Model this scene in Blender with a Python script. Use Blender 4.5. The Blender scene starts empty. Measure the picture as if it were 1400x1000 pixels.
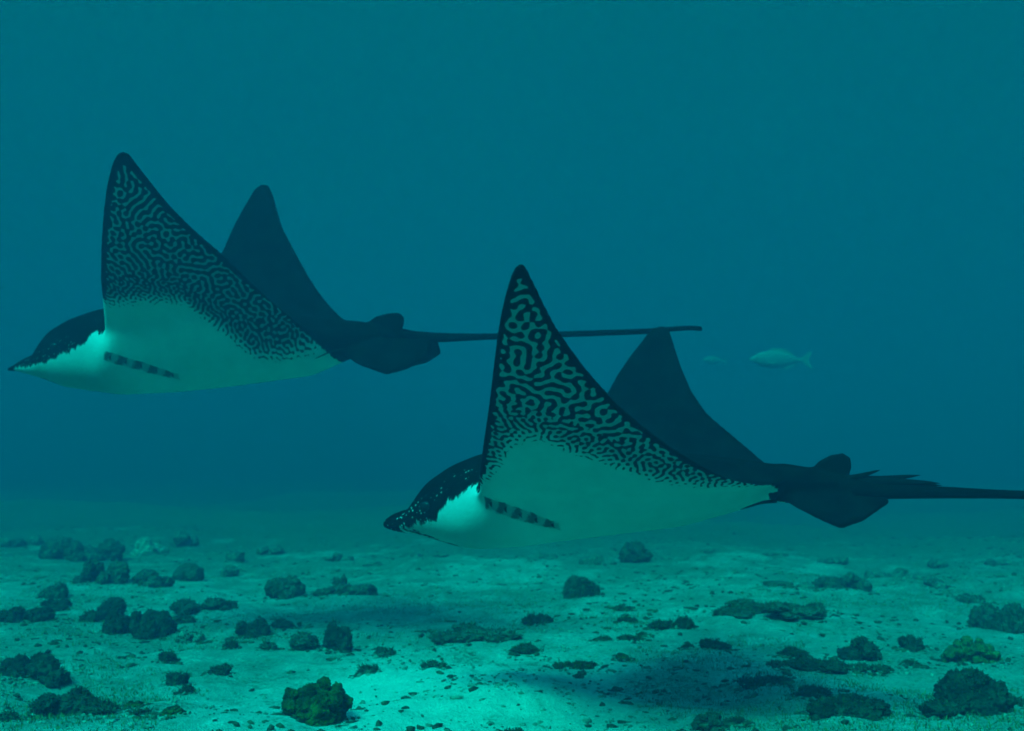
import bpy, bmesh, math, random
import numpy as np
from mathutils import Vector, Matrix
sc = bpy.context.scene
COL = sc.collection
rng = np.random.default_rng(7)
random.seed(7)

# ------------------------------------------------------------------ camera
F_PX = 1345.0                       # focal length in pixels of the 1400 px wide frame
CAM_H = 0.66                        # metres above the sand
PITCH = math.atan(140 / F_PX)       # horizon lies at row 640 of 1000
cam_d = bpy.data.cameras.new('camera')
cam_d.sensor_width = 36.0
cam_d.lens = 36.0 * F_PX / 1400.0
cam_d.dof.use_dof = True
cam_d.dof.focus_distance = 2.45
cam_d.dof.aperture_fstop = 4.5
cam_d.clip_start = 0.02
cam_d.clip_end = 600
cam = bpy.data.objects.new('camera', cam_d)
COL.objects.link(cam)
cam.location = (0, 0, CAM_H)
cam.rotation_euler = (math.pi / 2 + PITCH, 0, 0)
sc.camera = cam

# ------------------------------------------------------------------ light
TO_SUN = Vector((-0.50, -0.85, 1.02)).normalized()
SUN_EL = math.asin(TO_SUN.z)
SUN_AZ = math.atan2(TO_SUN.x, TO_SUN.y)
world = bpy.data.worlds.new('World')
sc.world = world
world.use_nodes = True
wn = world.node_tree
bg = wn.nodes['Background']
sky = wn.nodes.new('ShaderNodeTexSky')
sky.sky_type = 'NISHITA'
sky.sun_disc = False
sky.sun_elevation = SUN_EL
sky.sun_rotation = SUN_AZ
wn.links.new(sky.outputs[0], bg.inputs[0])
bg.inputs[1].default_value = 0.15
sun_d = bpy.data.lights.new('sun', 'SUN')
sun_d.energy = 2.4
sun_d.angle = math.radians(27)       # the moving surface blurs the sun under water
sun_d.color = (1.0, 0.96, 0.9)
sun = bpy.data.objects.new('sun', sun_d)
COL.objects.link(sun)
sun.location = TO_SUN * 20
sun.rotation_euler = (-TO_SUN).to_track_quat('-Z', 'Y').to_euler()

sc.view_settings.view_transform = 'Standard'
sc.view_settings.look = 'None'
sc.view_settings.gamma = 1
sc.view_settings.use_curve_mapping = False
sc.view_settings.exposure = 2.74
sc.render.engine = 'CYCLES'
cy = sc.cycles
cy.use_denoising = True
cy.denoiser = 'OPENIMAGEDENOISE'
cy.max_bounces = 6
cy.diffuse_bounces = 3
cy.glossy_bounces = 2
cy.volume_bounces = 2
cy.transparent_max_bounces = 8
cy.sample_clamp_indirect = 3
cy.filter_width = 1.7

# ------------------------------------------------------------------ helpers
def tag(o, label=None, cat=None, group=None, kind=None):
    if label: o['label'] = label
    if cat: o['category'] = cat
    if group: o['group'] = group
    if kind: o['kind'] = kind
    return o

def mesh_obj(name, V, Fc, mat, parent=None, smooth=True):
    me = bpy.data.meshes.new(name)
    me.from_pydata([tuple(map(float, v)) for v in V], [], [tuple(map(int, f)) for f in Fc])
    me.update()
    if smooth: me.shade_smooth()
    if mat: me.materials.append(mat)
    o = bpy.data.objects.new(name, me)
    COL.objects.link(o)
    if parent: o.parent = parent
    return o

def fast_mesh(name, V, Q):
    """numpy vertices and an (n,k) face array -> mesh"""
    me = bpy.data.meshes.new(name)
    k = Q.shape[1]
    me.vertices.add(len(V)); me.vertices.foreach_set('co', np.asarray(V, np.float32).ravel())
    me.loops.add(Q.size); me.loops.foreach_set('vertex_index', Q.astype(np.int32).ravel())
    me.polygons.add(len(Q))
    me.polygons.foreach_set('loop_start', np.arange(0, Q.size, k, dtype=np.int32))
    me.update(calc_edges=True)
    me.shade_smooth()
    return me

def hash3(i, j, k, seed):
    n = (i * 73856093) ^ (j * 19349663) ^ (k * 83492791) ^ (seed * 2654435761 % (1 << 31))
    n = n & 0xffffffff
    n = ((n ^ (n >> 15)) * 2246822519) & 0xffffffff
    n = ((n ^ (n >> 13)) * 3266489917) & 0xffffffff
    return ((n ^ (n >> 16)) & 0xffffff) / float(0xffffff)

def noise(P, scale=1.0, seed=0):
    """smooth value noise in -1..1"""
    P = np.asarray(P, float) * scale + 1000.0
    I = np.floor(P).astype(np.int64); f = P - I
    f = f * f * f * (f * (f * 6 - 15) + 10)
    out = 0
    for dx in (0, 1):
        wx = f[:, 0] if dx else 1 - f[:, 0]
        for dy in (0, 1):
            wy = f[:, 1] if dy else 1 - f[:, 1]
            for dz in (0, 1):
                wz = f[:, 2] if dz else 1 - f[:, 2]
                out = out + wx * wy * wz * hash3(I[:, 0] + dx, I[:, 1] + dy, I[:, 2] + dz, seed)
    return out * 2 - 1

def fbm(P, scale=1.0, seed=0, octaves=4, gain=0.5):
    s, a = 0, 1.0
    for o in range(octaves):
        s = s + a * noise(P, scale * 2 ** o, seed + o * 17)
        a *= gain
    return s

def smooth01(x, a, b):
    t = np.clip((x - a) / (b - a), 0, 1)
    return t * t * (3 - 2 * t)

# a pixel of the photograph gives a direction only; distances come from the sand or the animal's own planes
CF = np.array([0, math.cos(PITCH), math.sin(PITCH)]); CR = np.array([1., 0, 0]); CU = np.cross(CR, CF)
CP = np.array([0, 0, CAM_H])
def pix(p):
    p = np.atleast_2d(np.array(p, float))
    return CF[None] + ((p[:, 0:1] - 700) / F_PX) * CR + ((500 - p[:, 1:2]) / F_PX) * CU
def on_sand(x, y):
    d = pix((x, y))[0]
    return CP + d * (CAM_H / -d[2])

# ------------------------------------------------------------------ node helper
class NT:
    def __init__(s, name):
        s.m = bpy.data.materials.new(name); s.m.use_nodes = True
        s.t = s.m.node_tree; s.n = s.t.nodes; s.l = s.t.links
        s.b = s.n['Principled BSDF']; s.out = s.n['Material Output']
    def add(s, typ, **kw):
        n = s.n.new(typ)
        for k, v in kw.items():
            if k.startswith('in_'):
                n.inputs[k[3:].replace('_', ' ')].default_value = v
            else: setattr(n, k, v)
        return n
    def link(s, a, b): s.l.new(a, b)
    def math(s, op, a, b=None, c=None, clamp=False):
        n = s.n.new('ShaderNodeMath'); n.operation = op; n.use_clamp = clamp
        for i, v in enumerate((a, b, c)):
            if v is None: continue
            if hasattr(v, 'is_linked'): s.l.new(v, n.inputs[i])
            else: n.inputs[i].default_value = v
        return n.outputs[0]
    def ramp(s, v, a, b, lo=0.0, hi=1.0):
        n = s.n.new('ShaderNodeMapRange'); n.interpolation_type = 'SMOOTHSTEP'
        s.l.new(v, n.inputs['Value'])
        n.inputs['From Min'].default_value = a; n.inputs['From Max'].default_value = b
        n.inputs['To Min'].default_value = lo; n.inputs['To Max'].default_value = hi
        return n.outputs[0]
    def mix(s, f, a, b):
        n = s.n.new('ShaderNodeMix'); n.data_type = 'RGBA'
        for v, sock in ((f, n.inputs[0]), (a, n.inputs[6]), (b, n.inputs[7])):
            if hasattr(v, 'is_linked'): s.l.new(v, sock)
            elif isinstance(v, (int, float)): sock.default_value = v
            else: sock.default_value = (*v, 1)
        return n.outputs[2]
    def attr(s, name, vec=False):
        n = s.n.new('ShaderNodeAttribute'); n.attribute_name = name
        return n.outputs['Vector' if vec else 'Fac']
    def noise(s, scale, vec=None, detail=3.0, rough=0.55, dist=0.0):
        n = s.n.new('ShaderNodeTexNoise')
        n.inputs['Scale'].default_value = scale; n.inputs['Detail'].default_value = detail
        n.inputs['Roughness'].default_value = rough; n.inputs['Distortion'].default_value = dist
        if vec is not None: s.l.new(vec, n.inputs['Vector'])
        return n.outputs['Fac']
    def voro(s, scale, vec=None, feature='F1', rnd=1.0):
        n = s.n.new('ShaderNodeTexVoronoi'); n.feature = feature
        n.inputs['Scale'].default_value = scale; n.inputs['Randomness'].default_value = rnd
        if vec is not None: s.l.new(vec, n.inputs['Vector'])
        return n.outputs['Distance']
    def bump(s, h, strength, dist):
        n = s.n.new('ShaderNodeBump'); n.inputs['Strength'].default_value = strength
        n.inputs['Distance'].default_value = dist
        s.l.new(h, n.inputs['Height']); s.l.new(n.outputs[0], s.b.inputs['Normal'])

def simple_mat(name, col, rough=0.6, spec=0.3):
    t = NT(name)
    co = t.add('ShaderNodeTexCoord').outputs['Object']
    n = t.noise(35, co)
    c = t.mix(n, tuple(x * 0.75 for x in col), tuple(min(1, x * 1.25) for x in col))
    t.link(c, t.b.inputs['Base Color'])
    t.b.inputs['Roughness'].default_value = rough
    t.b.inputs['Specular IOR Level'].default_value = spec * 0.15   # wet skin in water hardly shines
    return t.m

# ------------------------------------------------------------------ sea water
def build_water():
    t = NT('sea_water')
    t.n.remove(t.b)
    v = t.add('ShaderNodeVolumePrincipled')
    v.inputs['Density Attribute'].default_value = ''
    v.inputs['Temperature Attribute'].default_value = ''
    dens = 1.0
    sig_s = np.array([0.001, 0.0114, 0.0228])     # scattering per metre
    sig_a = np.array([0.90, 0.085, 0.101])      # absorption per metre: sea water swallows the red
    colr = sig_s / dens
    ab = (1 - sig_a / dens / (1 - colr)) ** 2
    v.inputs['Color'].default_value = (*colr, 1)
    v.inputs['Absorption Color'].default_value = (*ab, 1)
    v.inputs['Density'].default_value = dens
    v.inputs['Anisotropy'].default_value = 0.0
    t.link(v.outputs[0], t.out.inputs['Volume'])
    t.m.cycles.homogeneous_volume = True
    x0, x1, y0, y1, z0, z1 = -130, 130, -75, 150, -1.6, 4.0
    V = [(x, y, z) for x in (x0, x1) for y in (y0, y1) for z in (z0, z1)]
    Fc = [(0, 1, 3, 2), (4, 6, 7, 5), (0, 4, 5, 1), (2, 3, 7, 6), (0, 2, 6, 4), (1, 5, 7, 3)]
    o = mesh_obj('haze', V, Fc, t.m, smooth=False)
    tag(o, 'blue-green murk of the sea water over the sand', 'haze', kind='stuff')

def build_water_surface():
    """the underside of the sea surface: a mirror at the shallow angles of total reflection, clear overhead"""
    xs = np.linspace(-128, 128, 240); X, Y = np.meshgrid(xs, np.linspace(-73, 148, 240))
    P = np.stack([X.ravel(), Y.ravel(), 0 * X.ravel()], 1)
    P[:, 2] = 3.75 + 0.05 * noise(P, 0.45, 71) + 0.03 * noise(P, 0.8, 72)
    n = 240; i = np.arange(n * (n - 1)).reshape(n - 1, n)[:, :-1].ravel()
    me = fast_mesh('water_surface', P, np.stack([i, i + 1, i + n + 1, i + n], 1))
    t = NT('water_surface'); t.n.remove(t.b)
    fr = t.add('ShaderNodeFresnel'); fr.inputs['IOR'].default_value = 1.333
    gl = t.add('ShaderNodeBsdfGlossy'); gl.inputs['Roughness'].default_value = 0.32
    gl.inputs['Color'].default_value = (0.97, 0.97, 0.97, 1)
    tr = t.add('ShaderNodeBsdfTransparent'); mx = t.add('ShaderNodeMixShader')
    t.link(fr.outputs[0], mx.inputs[0]); t.link(tr.outputs[0], mx.inputs[1]); t.link(gl.outputs[0], mx.inputs[2])
    t.link(mx.outputs[0], t.out.inputs['Surface'])
    me.materials.append(t.m)
    o = bpy.data.objects.new('water_surface', me); COL.objects.link(o)
    tag(o, 'rippled underside of the sea surface', 'water', kind='structure')

# ------------------------------------------------------------------ seabed
def terrain(x, y):
    x = np.atleast_1d(np.asarray(x, float)); y = np.atleast_1d(np.asarray(y, float))
    P = np.stack([x, y, 0 * x], 1)
    d = np.hypot(x, y)
    h = 0.036 * noise(P, 0.9, 3) + 0.022 * noise(P, 2.3, 5) + 0.011 * noise(P, 5.1, 8) + 0.006 * noise(P, 12, 9)
    h += smooth01(d, 5, 14) * (0.16 * noise(P, 0.28, 11) + 0.05 * noise(P, 0.7, 12))
    return h

def build_seabed():
    def axis(n, c, near, far0, far1):
        t = np.linspace(-1, 1, n); k = 6.5
        s = np.sinh(k * t) / np.sinh(k)
        return c + np.where(s < 0, -s * far0, s * far1)
    xs = axis(560, 0.0, 0, -120, 120); ys = axis(560, 3.6, 0, -70, 130)
    X, Y = np.meshgrid(xs, ys)
    P = np.stack([X.ravel(), Y.ravel(), 0 * X.ravel()], 1)
    z = terrain(P[:, 0], P[:, 1])
    z += 0.0035 * noise(P, 19, 21) + 0.0025 * noise(P, 43, 22) * (np.hypot(P[:, 0], P[:, 1] - 3) < 8)
    P[:, 2] = z
    n = len(xs); i = np.arange(n * (n - 1)).reshape(n - 1, n)[:, :-1].ravel()
    Q = np.stack([i, i + 1, i + n + 1, i + n], 1)
    me = fast_mesh('seabed', P, Q)
    t = NT('sand')
    co = t.add('ShaderNodeTexCoord').outputs['Object']
    big = t.noise(0.9, co, 4, 0.6, 0.4)
    mid = t.noise(4.5, co, 5, 0.65, 0.6)
    fine = t.noise(60, co, 4, 0.7)
    grain = t.noise(260, co, 2, 0.7)
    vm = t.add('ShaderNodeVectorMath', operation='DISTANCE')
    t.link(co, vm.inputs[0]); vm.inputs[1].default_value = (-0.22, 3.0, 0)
    sunlit_bare = t.ramp(t.math('ADD', vm.outputs['Value'], t.math('MULTIPLY', big, 0.9)), 1.45, 0.62)   # clean sand, with a pool of light painted into its tone
    sel = t.math('ADD', t.math('MULTIPLY', big, 0.45), t.math('MULTIPLY', mid, 0.55))
    sepy = t.add('ShaderNodeSeparateXYZ'); t.link(co, sepy.inputs[0])
    reef = t.ramp(sepy.outputs[1], 4.5, 13.0, 0.0, 0.20)      # weedier further out; the floor's fade into the murk is painted in too
    turf = t.ramp(t.math('ADD', reef, t.math('SUBTRACT', sel, t.math('MULTIPLY', sunlit_bare, 0.10))), 0.40, 0.58)
    turf = t.math('MULTIPLY', turf, t.ramp(t.math('ADD', fine, reef), 0.38, 0.60))
    sand = t.mix(t.ramp(fine, 0.3, 0.72), (0.19, 0.18, 0.145), (0.42, 0.40, 0.335))
    sand = t.mix(t.math('MULTIPLY', sunlit_bare, 0.8), sand, (0.58, 0.555, 0.47))
    sand = t.mix(t.ramp(grain, 0.52, 0.70, 0, 0.6), sand, (0.16, 0.155, 0.12))
    c = t.mix(t.math('MULTIPLY', turf, 0.88), sand, (0.06, 0.072, 0.036))
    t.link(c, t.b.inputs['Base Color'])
    t.b.inputs['Roughness'].default_value = 0.9
    t.b.inputs['Specular IOR Level'].default_value = 0.15
    hgt = t.math('ADD', t.math('MULTIPLY', fine, 0.7), t.math('MULTIPLY', grain, 0.3))
    t.bump(hgt, 1.0, 0.02)
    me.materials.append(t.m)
    o = bpy.data.objects.new('seabed', me); COL.objects.link(o)
    tag(o, 'pale rippled sand seabed with patches of turf algae', 'seabed', kind='structure')

# ------------------------------------------------------------------ eagle rays
def skin_material(name, light, line, edge_w, net, dots):
    t = NT(name)
    pat = t.attr('pat', True)
    dors = t.attr('dors'); wing = t.attr('wing_sd'); edge = t.attr('edge_d'); head = t.attr('head')
    gu = t.attr('gill_u'); gv = t.attr('gill_v')
    # labyrinth of pale lines on the dark underside of the wing (field grown in maze_field, read per vertex)
    maze = t.attr('maze')
    ng = t.noise(28, pat, 3, 0.6)
    lim = t.ramp(wing, -0.015, 0.05, 0.95, line)              # pale where the field is below this limit
    lim = t.math('SUBTRACT', lim, t.ramp(wing, 0.10, 0.5, 0.0, 0.22))
    lim = t.math('SUBTRACT', lim, t.math('MULTIPLY', t.ramp(edge, edge_w, 0.003, 0.0, 2.5), t.ramp(wing, -0.01, 0.05)))
    lim = t.math('ADD', lim, t.math('MULTIPLY', t.math('SUBTRACT', ng, 0.5), 0.7))
    dark_w = t.ramp(t.math('SUBTRACT', maze, lim), -0.12, 0.14)
    # belly boundary roughened
    wn2 = t.math('ADD', wing, t.math('MULTIPLY', t.math('SUBTRACT', t.noise(40, pat, 3), 0.5), 0.05))
    zone = t.ramp(wn2, -0.012, 0.0)
    dark_w = t.math('MULTIPLY', dark_w, zone)
    # upper side and head
    dn = t.math('ADD', dors, t.math('MULTIPLY', t.math('SUBTRACT', t.noise(60, pat, 5, 0.75), 0.5), 0.075))
    dark_d = t.ramp(dn, -0.004, 0.006)
    pos = t.add('ShaderNodeTexCoord').outputs['Object']
    vd = t.voro(82, pos)
    speck = t.math('MULTIPLY', t.ramp(vd, 0.30, 0.18), t.ramp(t.noise(11, pos, 1), 0.40, 0.54))
    speck = t.math('MULTIPLY', speck, t.math('MULTIPLY', t.ramp(dors, 0.085, 0.03), head))
    dark_d = t.math('MULTIPLY', dark_d, t.math('SUBTRACT', 1.0, t.math('MULTIPLY', speck, dots)))
    # banded gill row
    gn = t.math('ADD', t.math('ABSOLUTE', gv), t.math('MULTIPLY', t.noise(70, pat, 4, 0.7), 0.022))
    gn = t.math('ADD', gn, t.ramp(gu, 0.55, 1.0, 0.0, 0.006))
    strip = t.math('MULTIPLY', t.ramp(gn, 0.034, 0.026), t.math('MULTIPLY', t.ramp(gu, 0.0, 0.04), t.ramp(gu, 1.0, 0.96)))
    band = t.math('SINE', t.math('ADD', t.math('MULTIPLY', gu, 31.4), t.math('MULTIPLY', gv, 60.0)))
    bmask = t.ramp(t.math('ADD', band, t.math('MULTIPLY', t.math('SUBTRACT', t.noise(55, pat, 4, 0.7), 0.5), 4.5)), -0.6, 0.7, 0.50, 1.0)
    gill = t.math('MULTIPLY', strip, t.math('MULTIPLY', bmask, 0.85))
    dark = t.math('MAXIMUM', t.math('MAXIMUM', dark_w, dark_d), gill, clamp=True)
    mott = t.noise(14, pat, 4, 0.6)
    pale = t.mix(t.ramp(mott, 0.25, 0.75), tuple(0.90 * v for v in light), light)
    netc = t.mix(t.ramp(wing, 0.0, 0.06), pale, tuple(net * v for v in light))
    netc = t.mix(t.math('MULTIPLY', t.attr('cheek'), 0.8), netc, tuple(0.5 * v for v in light))  # greyer head skin; the cheek's weaker sunlight is painted into the colour
    black = t.mix(t.ramp(mott, 0.3, 0.7), (0.0015, 0.0016, 0.0018), (0.005, 0.0052, 0.0056))
    c = t.mix(dark, netc, black)
    t.link(c, t.b.inputs['Base Color'])
    t.b.inputs['Roughness'].default_value = 0.55
    t.b.inputs['Specular IOR Level'].default_value = 0.04
    t.b.inputs['IOR'].default_value = 1.04
    t.bump(t.noise(120, pos, 4, 0.6), 0.25, 0.003)
    return t.m

def interp(x, pts):
    pts = np.array(sorted(pts)); return np.interp(x, pts[:, 0], pts[:, 1])
def sinterp(x, pts):
    """interp smoothed with a small moving average"""
    return sum(interp(x + d, pts) for d in (-0.012, -0.006, 0, 0.006, 0.012)) / 5

def rot(yaw, pitch, roll):
    Fv = np.array([-math.cos(yaw) * math.cos(pitch), math.sin(yaw) * math.cos(pitch), math.sin(pitch)])
    S0 = np.cross([0, 0, 1.], Fv); S0 /= np.linalg.norm(S0); U0 = np.cross(Fv, S0)
    S = math.cos(roll) * S0 + math.sin(roll) * U0
    return np.stack([Fv, S, np.cross(Fv, S)], 1)

def maze_field(wave, seed, n=560, d=0.0022):
    """a Turing-like labyrinth on a periodic n x n tile with cells of d metres: band-passed noise, sharpened again and again"""
    r = np.random.default_rng(seed)
    k = np.fft.fftfreq(n, d); kx, ky = np.meshgrid(k, k); kk = np.hypot(kx, ky * 0.92)
    band = np.exp(-((kk - 1 / wave) / (0.30 / wave)) ** 2)
    low = np.exp(-(kk / (0.75 / wave)) ** 2)
    u = r.normal(size=(n, n))
    for i in range(4):
        f = np.real(np.fft.ifft2(np.fft.fft2(u) * band))
        f = f / f.std()
        u = np.tanh(1.7 * f + 0.34 * (f * f - 1) * (i < 3))
    f = np.real(np.fft.ifft2(np.fft.fft2(u) * np.exp(-(kk * wave / 2.2) ** 2)))
    return f / f.std()

def sample_tile(T, x, y, d=0.0022):
    n = len(T); x = (x / d) % n; y = (y / d) % n
    i = x.astype(int); j = y.astype(int); fx = x - i; fy = y - j
    i2 = (i + 1) % n; j2 = (j + 1) % n; i %= n; j %= n
    return (T[j, i] * (1 - fx) + T[j, i2] * fx) * (1 - fy) + (T[j2, i] * (1 - fx) + T[j2, i2] * fx) * fy

class Bag:
    def __init__(s): s.V = []; s.F = []
    def grid(s, G, closed_u=False):
        """G: (n,m,3) grid of points"""
        n, m, _ = G.shape; o = len(s.V)
        s.V.extend(G.reshape(-1, 3).tolist())
        for i in range(n - 1):
            for j in range(m if closed_u else m - 1):
                j2 = (j + 1) % m
                s.F.append((o + i * m + j, o + i * m + j2, o + (i + 1) * m + j2, o + (i + 1) * m + j))
        return o
    def loft(s, rings):
        G = np.array(rings); n, m, _ = G.shape
        o = s.grid(G, True)
        s.F.append(tuple(o + j for j in range(m))[::-1])
        s.F.append(tuple(o + (n - 1) * m + j for j in range(m)))
    def slab(s, poly_t, poly_b):
        """prism between two equal polygons"""
        k = len(poly_t); o = len(s.V)
        s.V.extend([list(p) for p in poly_t]); s.V.extend([list(p) for p in poly_b])
        s.F.append(tuple(range(o, o + k))); s.F.append(tuple(range(o + 2 * k - 1, o + k - 1, -1)))
        for i in range(k):
            j = (i + 1) % k
            s.F.append((o + i, o + k + i, o + k + j, o + j))

def build_ray(d, mat, spine_mat, eye_mat):
    Rm = rot(*d['rot']); P0 = CP + pix(d['org'])[0] * d['depth']
    A, B, p = d['A'], 0.6, d['p']
    c0 = lambda b: A * (np.abs(b) / B) ** p
    def on_b(px, b):
        D = pix(px) @ Rm; O = (CP - P0) @ Rm
        t = (b - O[1]) / D[:, 1]
        return O + t[:, None] * D
    def on_wing(px, side=1, off=0.0):
        D = pix(px) @ Rm; O = (CP - P0) @ Rm; out = []
        for dd in D:
            t = np.linspace(0.8, 6, 4000); Q = O + t[:, None] * dd
            g = Q[:, 2] - c0(Q[:, 1]) - off
            s = np.where((g[:-1] * g[1:] < 0) & (Q[:-1, 1] * side > 0))[0]
            if len(s):
                i = s[0] if side > 0 else s[-1]
                w = g[i] / (g[i] - g[i + 1]); out.append(Q[i] + (Q[i + 1] - Q[i]) * w)
        return np.array(out)
    L = on_wing(d['lead']); T = on_wing(d['trail'])
    FL = on_wing(d['flead'], -1); FT = on_wing(d['ftrail'], -1)
    a_b = np.linspace(d['a_tail'], d['a_snout'], 110); Ct_b = sinterp(a_b, d['Ct']); Cb_b = sinterp(a_b, d['Cb'])
    bag = Bag()
    outline = {}
    for side, Lp, Tp in ((1, L, T), (-1, FL, FT)):
        l = [(a, abs(b)) for a, b, _ in Lp]; tr = [(a, abs(b)) for a, b, _ in Tp]
        if side < 0:                                     # hidden roots follow the near wing
            bm = min(x[1] for x in l); l = [(a, b) for a, b, _ in L if b < bm - 0.05] + l
            bm = min(x[1] for x in tr); tr = tr + [(a, b) for a, b, _ in T if b < bm - 0.03]
        l += d['lead_root']; tr += d['trail_root']
        bt = max(max(x[1] for x in l), max(x[1] for x in tr))
        lb = sorted((b, a) for a, b in l); tb = sorted((b, a) for a, b in tr)
        at = lb[-1][1]
        lb.append((bt + 0.003, at)); tb.append((bt + 0.003, at - 0.004))
        def sm(x, pts, w=0.012):
            return sum(np.interp(np.clip(x + e, 0, bt + 0.003), [q[0] for q in pts], [q[1] for q in pts]) for e in (-w, -w / 2, 0, w / 2, w)) / 5
        tt = np.linspace(0, 1, 90); bs = bt * (1 - (1 - tt) ** 1.5)
        aL = np.where(bs > bt - 0.03, np.interp(bs, [q[0] for q in lb], [q[1] for q in lb]), sm(bs, lb))
        aT = np.where(bs > bt - 0.03, np.interp(bs, [q[0] for q in tb], [q[1] for q in tb]), sm(bs, tb))
        aT = np.minimum(aT, aL - 0.004)
        outline[side] = (bs, aL, aT, bt)
        us = (1 - np.cos(np.linspace(0, math.pi, 50))) / 2
        a = aT[:, None] + (aL - aT)[:, None] * us[None]
        b = np.repeat(bs[:, None], len(us), 1)
        x = 1 - us[None]
        foil = 1.4845 * np.sqrt(x) - 0.63 * x - 1.758 * x ** 2 + 1.4215 * x ** 3 - 0.5075 * x ** 4
        Tm = np.interp(bs / bt, [0, 0.35, 0.7, 1], [0.085, 0.055, 0.028, 0.012])[:, None]
        half = np.maximum(Tm * foil, 0.0045)
        sl = A * p / B * (bs / B) ** (p - 1); nn = np.sqrt(1 + sl ** 2)
        nb, nc = (-sl / nn)[:, None], (1 / nn)[:, None]
        mid = c0(b) + (1 - smooth01(b, 0.03, 0.30)) * np.interp(a, a_b, (Ct_b + Cb_b) / 2)     # the roots follow the body's own axis
        Gt = np.stack([a, (b + nb * half) * side, mid + nc * half], 2)
        Gb = np.stack([a, (b - nb * half) * side, mid - nc * half], 2)
        ring = np.concatenate([Gt, Gb[:, ::-1]], 1)      # closed section, one per span station
        bag.loft(ring)
    # body and head
    a_s = np.linspace(d['a_tail'], d['a_snout'], 110)
    W = sinterp(a_s, d['W']); Ct = sinterp(a_s, d['Ct']); Cb = sinterp(a_s, d['Cb'])
    rings = []
    for a, w, ct, cb in zip(a_s, W, Ct, Cb):
        k = float(1 - smooth01(np.array(a), 0.20, 0.42))
        e = 0.5 + 0.5 * k
        m = (ct + cb) / 2
        R1 = []
        th = np.linspace(0, 2 * math.pi, 64, endpoint=False)
        bb = w * np.cos(th); q = np.clip(1 - (bb / w) ** 2, 0, 1)
        base = (1 - k) * m + k * (c0(bb) + (1 - smooth01(np.abs(bb), 0.03, 0.30)) * m)
        up = np.sin(th) >= 0
        c = base + np.where(up, (ct - m) * q ** e + 0.004, (cb - m) * q ** e - 0.004)
        rings.append(np.stack([np.full_like(th, a), bb, c], 1))
    bag.loft(rings)
    # tail
    tp = on_b(d['tail'], 0.0)
    tp = np.vstack([[d['a_tail'] + 0.14, 0, np.interp(d['a_tail'] + 0.14, a_s, (Ct + Cb) / 2)], tp])
    for e in d['tail_ext']: tp = np.vstack([tp, e])
    tp[:, 1] += np.interp(tp[:, 0], [-2.6, -0.6], [d['tail_b'], 0])
    s = np.r_[0, np.cumsum(np.linalg.norm(np.diff(tp, axis=0), axis=1))]
    ss = np.linspace(0, s[-1], 120)
    cen = np.stack([np.interp(ss, s, tp[:, i]) for i in range(3)], 1)
    for _ in range(6): cen[1:-1] = (cen[:-2] + cen[2:] + 2 * cen[1:-1]) / 4
    rad = np.interp(ss, [0, 0.15, 0.26, 0.5, 1.0, s[-1]], np.array([0.055, 0.032, 0.018, 0.0105, 0.0095, 0.0075]) * d['tail_r'])
    th = np.linspace(0, 2 * math.pi, 20, endpoint=False)
    bag.loft([np.stack([np.full_like(th, c[0]), c[1] + r * np.cos(th), c[2] + r * np.sin(th)], 1) for c, r in zip(cen, rad)])
    # dorsal fin
    df = on_b(d['dorsal'], 0.0)
    sh = np.array([0, 0.007, 0])
    bag.slab(df + sh, df - sh)
    # pelvic fins
    for side in (1, -1):
        pts = np.vstack([on_b(px, b)[0] for px, b in d['pelvic']]); pts[:, 1] *= side
        off = np.array([0, 0.004 * side, 0.006])
        bag.slab(pts + off, pts - off)
    # union of all shells -> one continuous skin
    me = bpy.data.meshes.new('raw'); me.from_pydata(bag.V, [], bag.F); me.update()
    bm = bmesh.new(); bm.from_mesh(me); bmesh.ops.recalc_face_normals(bm, faces=bm.faces); bm.to_mesh(me); bm.free()
    tmp = bpy.data.objects.new('raw', me); COL.objects.link(tmp)
    md = tmp.modifiers.new('r', 'REMESH'); md.mode = 'VOXEL'; md.voxel_size = 0.0036
    dg = bpy.context.evaluated_depsgraph_get()
    body = bpy.data.meshes.new_from_object(tmp.evaluated_get(dg))
    bpy.data.objects.remove(tmp); bpy.data.meshes.remove(me)
    n = len(body.vertices)
    V = np.empty(n * 3, np.float32); body.vertices.foreach_get('co', V); V = V.reshape(-1, 3).astype(float)
    E = np.empty(len(body.edges) * 2, np.int32); body.edges.foreach_get('vertices', E); E = E.reshape(-1, 2)
    deg = np.bincount(E.ravel(), minlength=n).astype(float)[:, None]
    def lap(V):
        S = np.zeros_like(V)
        for i in range(3):
            S[:, i] = np.bincount(E[:, 0], V[E[:, 1], i], n) + np.bincount(E[:, 1], V[E[:, 0], i], n)
        return S / deg - V
    for it in range(40):
        V += 0.55 * lap(V); V -= 0.565 * lap(V)
    core = (np.abs(V[:, 1]) < 0.34) & (V[:, 0] > d['a_tail'] + 0.05)      # blend wing roots, head and belly
    wcore = (smooth01(0.34 - np.abs(V[:, 1]), 0, 0.1) * smooth01(V[:, 0], d['a_tail'] + 0.03, d['a_tail'] + 0.15) * (1 - smooth01(V[:, 0], d['head_a'] + 0.02, d['head_a'] + 0.10)))[:, None]
    for it in range(120): V += 0.6 * lap(V) * wcore * 0.9
    body.vertices.foreach_set('co', V.astype(np.float32).ravel()); body.update(); body.shade_smooth()
    N = np.empty(n * 3, np.float32); body.vertex_normals.foreach_get('vector', N); N = N.reshape(-1, 3).astype(float)
    # --- fields that the skin material reads
    a, b, c = V.T
    ab = np.abs(b)
    bb = np.linspace(0, 1.2, 400); arc = np.r_[0, np.cumsum(np.hypot(np.diff(bb), np.diff(c0(bb))))]
    sarc = np.interp(ab, bb, arc)
    bd = on_wing(d['belly'], 1, -0.02)
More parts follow.
